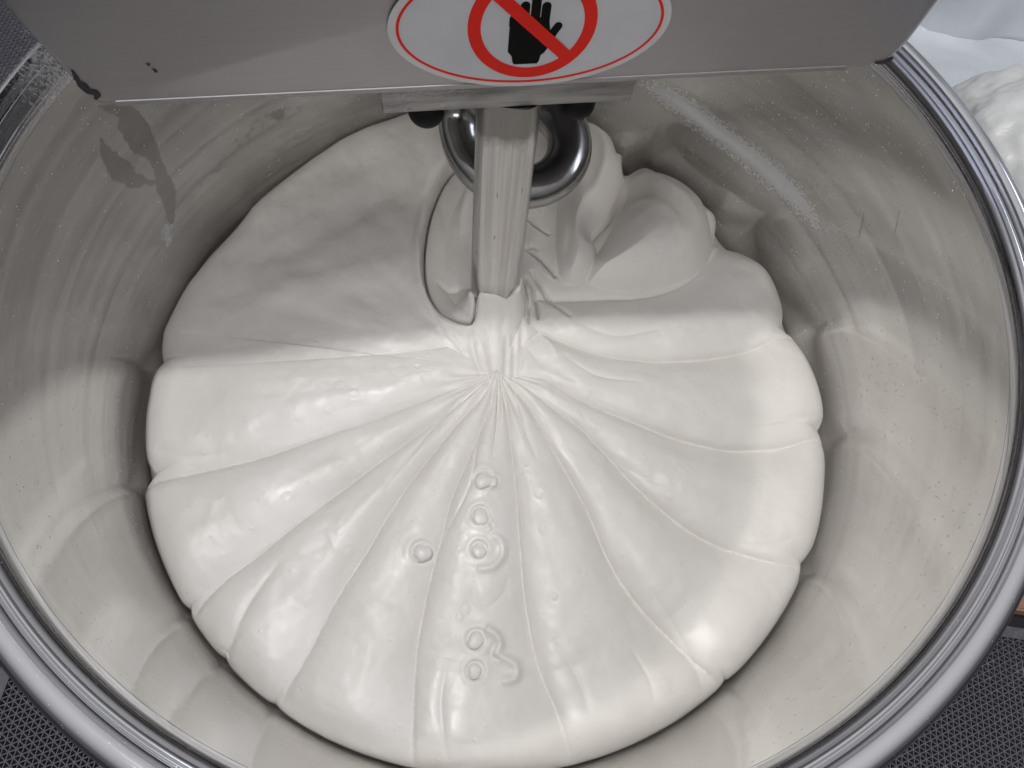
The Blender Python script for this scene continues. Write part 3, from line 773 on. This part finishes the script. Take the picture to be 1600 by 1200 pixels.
# curled flaps beside the bubbles
ridge([(757, 984), (774, 994), (780, 1010), (772, 1026)], 0.0042, 0.0036)
ridge([(768, 1030), (788, 1030), (805, 1042), (803, 1060), (780, 1066)], 0.0042, 0.0040)
groove([(776, 1004), (766, 1024), (780, 1034)], 0.003, 0.0018)
ridge([(768, 838), (784, 852), (784, 872), (768, 890), (744, 892)], 0.0032, 0.0036)
ridge([(766, 745), (772, 756), (764, 768)], 0.0022, 0.0028)
groove([(742, 910), (740, 940), (760, 952), (785, 930), (795, 900)], 0.0010, 0.0030)
BUB = [(755, 752, 13, .42), (750, 808, 12, .24), (748, 862, 10.5, .36), (660, 864, 14, .50), (744, 1001, 12.5, .34), (742, 1049, 11, .34), (770, 754, 7, .35), (763, 826, 5, .3)]
for (bxp, byp, rp_, sq) in BUB:
    q = un([(bxp, byp)])[0]; d = np.hypot(XY[:, 0] - q[0], XY[:, 1] - q[1]); R_ = rp_ * 0.66 / F
    Zf -= 0.0011 * np.exp(-((d - R_ * 1.0) / 0.0015)**2); Zf += 0.0005 * np.exp(-((d - R_ * 1.5) / 0.003)**2)
# small pores, blisters and smears
for _ in range(80):
    ang = rng.uniform(-PI * 0.97, -0.03); rd = rng.uniform(0.05, 0.26)
    qx_, qy_ = P0[0] + rd * math.cos(ang), P0[1] + rd * math.sin(ang); R_ = rng.uniform(0.0012, 0.0042); hh = rng.uniform(0.00012, 0.0004) * rng.choice([1, 1, -1])
    mk = (np.abs(XY[:, 0] - qx_) < 5 * R_) & (np.abs(XY[:, 1] - qy_) < 5 * R_)
    ea_ = rng.uniform(0.6, 1.0); ex = (XY[mk, 0] - qx_) * math.cos(ang) + (XY[mk, 1] - qy_) * math.sin(ang); ey = -(XY[mk, 0] - qx_) * math.sin(ang) + (XY[mk, 1] - qy_) * math.cos(ang)
    d = np.hypot(ex * ea_, ey); Zf[mk] += hh * (np.exp(-(d / R_)**4) - 0.5 * np.exp(-((d - R_ * 1.15) / (0.3 * R_))**2))
# broad irregularity, all scales
nA = fbm(XY[:, 0] * 22, XY[:, 1] * 22, 3) * 0.0022
nB = fbm(pa * 7 + 30, rr2 * 14 + 3, 2) * 0.0022 * np.clip(rr2 / 0.15, 0, 1)
nC_ = fbm(XY[:, 0] * 110 + 9, XY[:, 1] * 110, 2) * 0.0004
ed = np.clip(E_.ravel() / 0.02, 0, 1)
Zf += (nA + nB + nC_) * (0.3 + 0.7 * ed)
Z = Zf.reshape(Z.shape)
# skirt turning under at the wall
sk = []
rwall = np.array([]) ; cphi, sphi = np.cos(ph), np.sin(ph)
bq = P0[0] * cphi + P0[1] * sphi; rwall = -bq + np.sqrt(bq * bq - (P0 @ P0) + (RW - 0.0009)**2)   # distance to the steel
for dz, f_ in ((0.003, 0.10), (0.007, 0.35), (0.012, 0.70), (0.018, 0.93), (0.026, 1.0), (0.05, 1.0)):
    rr3 = RO + (rwall - RO) * f_; sk.append(np.stack([P0[0] + rr3 * np.cos(ph), P0[1] + rr3 * np.sin(ph), Z[:, -1] - dz], -1))
V = np.concatenate([np.stack([X, Y, Z], -1)] + [s[:, None] for s in sk], 1)
NRt = V.shape[1]
Rt = np.concatenate([Rr] + [(RO + 0.01 * (i + 1))[:, None] for i in range(len(sk))], 1)
i = np.arange(NP)[:, None]; j = np.arange(NRt - 1)[None]
Fc = np.stack([i * NRt + j, i * NRt + j + 1, ((i + 1) % NP) * NRt + j + 1, ((i + 1) % NP) * NRt + j], -1).reshape(-1, 4)[:, ::-1]
uvd = np.stack(np.broadcast_arrays((ph / (2 * PI) + .5)[:, None], Rt), -1).reshape(-1, 2)
Vall = V.reshape(-1, 3); cen = V[:, 0].mean(0); nv_ = len(Vall)
Vall = np.vstack([Vall, cen[None]]); uvd = np.vstack([uvd, [[.5, 0]]])
capf = np.array([[nv_, (k_ * NRt), ((k_ + 2) % NP) * NRt, ((k_ + 1) % NP) * NRt] for k_ in range(0, NP, 2)])[:, [0, 1, 3, 2]]
Fc = np.vstack([Fc, capf])
dough = link('bread_dough', Vall, Fc, DOUGH, None, True, uvd)
tag(dough, 'wet white bread dough gathered in radiating folds round the steel bar in the bowl', 'dough')

# air bubbles sitting on the folds
dep_px = lambda px: None
Vf = V.reshape(-1, 3)
dd = Vf - CP; dz_ = dd @ CF; pxv = np.stack([800 + F * (dd @ CX) / dz_, 600 - F * (dd @ CU) / dz_], 1)
for (bxp, byp, rp_, sq) in BUB:
    k_ = ((pxv - (bxp, byp))**2).sum(1).argmin(); c = Vf[k_]; rad_ = rp_ * dz_[k_] / F
    bm = bmesh.new(); bmesh.ops.create_uvsphere(bm, u_segments=36, v_segments=24, radius=1.0)
    for v in bm.verts:
        a = math.atan2(v.co.y, v.co.x); kx = 1 + 0.09 * math.sin(2 * a + bxp * 7) + 0.06 * math.sin(3 * a + bxp) + 0.03 * math.sin(5 * a + byp)
        v.co = Vector((c[0] + v.co.x * rad_ * kx, c[1] + v.co.y * rad_ * kx * 1.03, c[2] + v.co.z * rad_ * sq + 0.0004))
    link_bm('air_bubble', bm, DOUGH, dough)

# ------------------------------------------------------------------ floor, mats, wood, sheets
FZ = -0.56
def quad(name, pts, mat, parent=None):
    return link(name, pts, [tuple(range(len(pts)))], mat, parent, False)
fl = quad('floor', [(-6, -6, FZ - 0.012), (6, -6, FZ - 0.012), (6, 6, FZ - 0.012), (-6, 6, FZ - 0.012)], UNDER); tag(fl, kind='structure')

def lattice_mat(name, x0, x1, y0, y1, a, rot, z, label, border=0.014, wd=0.0020):
    """rubber matting: three families of thin bars leave triangular holes"""
    V = []; Fs = []
    cx_, cy_ = (x0 + x1) / 2, (y0 + y1) / 2
    def clip(p, d):
        t0, t1 = -9, 9
        for pp, dd_, lo, hi in ((p[0], d[0], x0, x1), (p[1], d[1], y0, y1)):
            if abs(dd_) < 1e-9:
                if pp < lo or pp > hi: return None
                continue
            ta, tb = (lo - pp) / dd_, (hi - pp) / dd_; t0 = max(t0, min(ta, tb)); t1 = min(t1, max(ta, tb))
        return (t0, t1) if t1 - t0 > 0.004 else None
    hsp = a * math.sqrt(3) / 2; D = math.hypot(x1 - x0, y1 - y0) / 2; nn = int(D / hsp) + 1
    for fam in range(3):
        an_ = rot + fam * PI / 3; d = np.array([math.cos(an_), math.sin(an_)]); n_ = np.array([-d[1], d[0]])
        zt = z - 0.0004 * fam
        for k_ in range(-nn, nn + 1):
            p = np.array([cx_, cy_]) + n_ * hsp * k_; tt = clip(p, d)
            if not tt: continue
            A0, A1 = p + d * tt[0], p + d * tt[1]; b = len(V)
            for q in (A0, A1):
                for s_, zz in ((-1, zt - 0.005), (-0.55, zt), (0.55, zt), (1, zt - 0.005)):
                    V.append((q[0] + n_[0] * s_ * wd / 2, q[1] + n_[1] * s_ * wd / 2, zz))
            for m_ in range(3): Fs.append((b + m_, b + 4 + m_, b + 5 + m_, b + 1 + m_))
    o = link(name, V, Fs, MATRUB, None, False); tag(o, label, 'floor mat')
    for (u0, u1, v0, v1) in ((x0 - border, x1 + border, y0 - border, y0), (x0 - border, x1 + border, y1, y1 + border), (x0 - border, x0, y0, y1), (x1, x1 + border, y0, y1)):
        bm = bmesh.new(); vs = [bm.verts.new(c) for c in ((u0, v0, z + .001), (u1, v0, z + .001), (u1, v1, z + .001), (u0, v1, z + .001), (u0, v0, z - .011), (u1, v0, z - .011), (u1, v1, z - .011), (u0, v1, z - .011))]
        for f in ((0, 1, 2, 3), (0, 4, 5, 1), (1, 5, 6, 2), (2, 6, 7, 3), (3, 7, 4, 0)): bm.faces.new([vs[i_] for i_ in f])
        link_bm('mat_edge', bm, MATRUB, o, False)
    return o
pm = to_plane([(30, 1020), (1570, 978)], FZ)
MX0 = pm[0][0]
lattice_mat('rubber_mat', MX0, 0.95, -0.75, pm[1][1] - 0.014, 0.0086, math.radians(30), FZ, 'dark rubber mat with triangular holes under the bowl, reaching the wooden board')
lattice_mat('rubber_mat', -1.25, MX0 - 0.034, -0.75, 1.1, 0.0086, math.radians(30), FZ, 'grey rubber mat along the left side of the bowl, seen at both left corners')
# wooden board beyond the mat on the right
def mat_wood():
    M = Mat('pale_wood'); ob = M.coords((3, 40, 10)); n_ = M.noise(ob, 3, 6, 0.6, 1.2)
    M.l(M.mix(M.range(n_, .3, .7, 0, 1), (0.20, 0.115, 0.07), (0.36, 0.22, 0.145)), M.b.inputs['Base Color']); M.set(Roughness=0.6)
    M.l(M.bump(n_, 0.3, 0.002), M.b.inputs['Normal']); return M.m
WOOD = mat_wood()
wy = pm[1][1] + 0.016
bm = bmesh.new(); bmesh.ops.create_cube(bm, size=1.0)
for v in bm.verts: v.co = Vector((0.62 + v.co.x * 0.62, wy + 0.15 + v.co.y * 0.298, FZ + 0.012 + v.co.z * 0.03))
bmesh.ops.bevel(bm, geom=list(bm.edges), offset=0.003, segments=2, affect='EDGES')
tag(link_bm('wooden_board', bm, WOOD, None, False), 'brown wooden board on the floor at the right edge beyond the rubber mat', 'board')

# white plastic sheeting and bag at the upper right
def mat_plastic(name, col, rough, trans):
    M = Mat(name); ob = M.coords((1, 1, 1)); n1 = M.noise(ob, 5, 3, 0.5, 1.0); n2 = M.noise(ob, 30, 5, 0.6, 1.5)
    M.l(M.mix(M.range(n1, .35, .65, 0, 1), tuple(c * 0.88 for c in col), col), M.b.inputs['Base Color'])
    M.set(Roughness=rough, Specular_IOR_Level=0.5, Subsurface_Weight=0.0)
    bn = M.bump(n1, 0.5, 0.02); bn = M.bump(n2, 0.25, 0.006, bn); M.l(bn, M.b.inputs['Normal']); return M.m
SHEETP = mat_plastic('blue_white_plastic', (0.66, 0.69, 0.74), 0.3, 0)
BAGP = mat_plastic('clear_white_bag', (0.72, 0.73, 0.73), 0.35, 0)
def cloth(name, fn, nu, nv, mat, label, cat, thick=0.002):
    U, Vv = np.meshgrid(np.linspace(0, 1, nu), np.linspace(0, 1, nv), indexing='ij')
    Pp = fn(U, Vv).reshape(-1, 3); i = np.arange(nu - 1)[:, None]; j = np.arange(nv - 1)[None]
    Fc = np.stack([i * nv + j, (i + 1) * nv + j, (i + 1) * nv + j + 1, i * nv + j + 1], -1).reshape(-1, 4)
    o = link(name, Pp, Fc, mat, None, True)
    md = o.modifiers.new('thickness', 'SOLIDIFY'); md.thickness = thick
    return tag(o, label, cat)
SHX = 0.42
def f_low(U, V):   # sheet lying over a crate beside the bowl
    x = SHX + 0.9 * U; y = 0.02 + 0.75 * V
    z = -0.30 + 0.010 * np.sin(9 * x + 6 * y) + 0.03 * fbm(x * 5, y * 5, 4)
    z = z - 0.35 * np.clip((0.02 - U) / 0.02, 0, 1)
    return np.stack([x, y, z], -1)
cloth('plastic_sheet', f_low, 160, 120, SHEETP, 'pale blue white plastic sheet spread flat beyond the right of the bowl rim', 'plastic sheet')
def f_up(U, V):    # sheet hanging behind it
    x = 0.30 + 1.1 * U; z = -0.31 + 0.9 * V
    y = 0.64 + 0.10 * U + 0.035 * np.sin(22 * x + 2 * z) * (0.4 + 0.6 * V) + 0.05 * fbm(x * 5 + 8, z * 3, 4)
    return np.stack([x, y, z], -1)
cloth('plastic_sheet', f_up, 160, 120, SHEETP, 'pale blue plastic curtain hanging upright behind the mixer arm at the top right corner', 'plastic sheet')
def bag():
    c = to_plane((1665, 250), -0.22)[0]
    bm = bmesh.new(); bmesh.ops.create_icosphere(bm, subdivisions=6, radius=1.0)
    for v in bm.verts:
        d = v.co.copy(); qa, qb = np.array([d.x * 1.6 + d.z + 5]), np.array([d.y * 1.6 - d.z + 3]); n_ = fbm(qa, qb, 2)[0] * 0.7 - 0.55 * abs(fbm(qa * 2.2, qb * 2.2 + 7, 3)[0]) + 0.1
        s = 1 + 0.16 * n_
        v.co = Vector((c[0] + d.x * 0.15 * s, c[1] + d.y * 0.13 * s, -0.25 + d.z * 0.10 * s))
    o = link_bm('plastic_bag', bm, BAGP, None); return tag(o, 'crumpled translucent white plastic bag at the right edge beside the bowl rim', 'plastic bag')
bag()
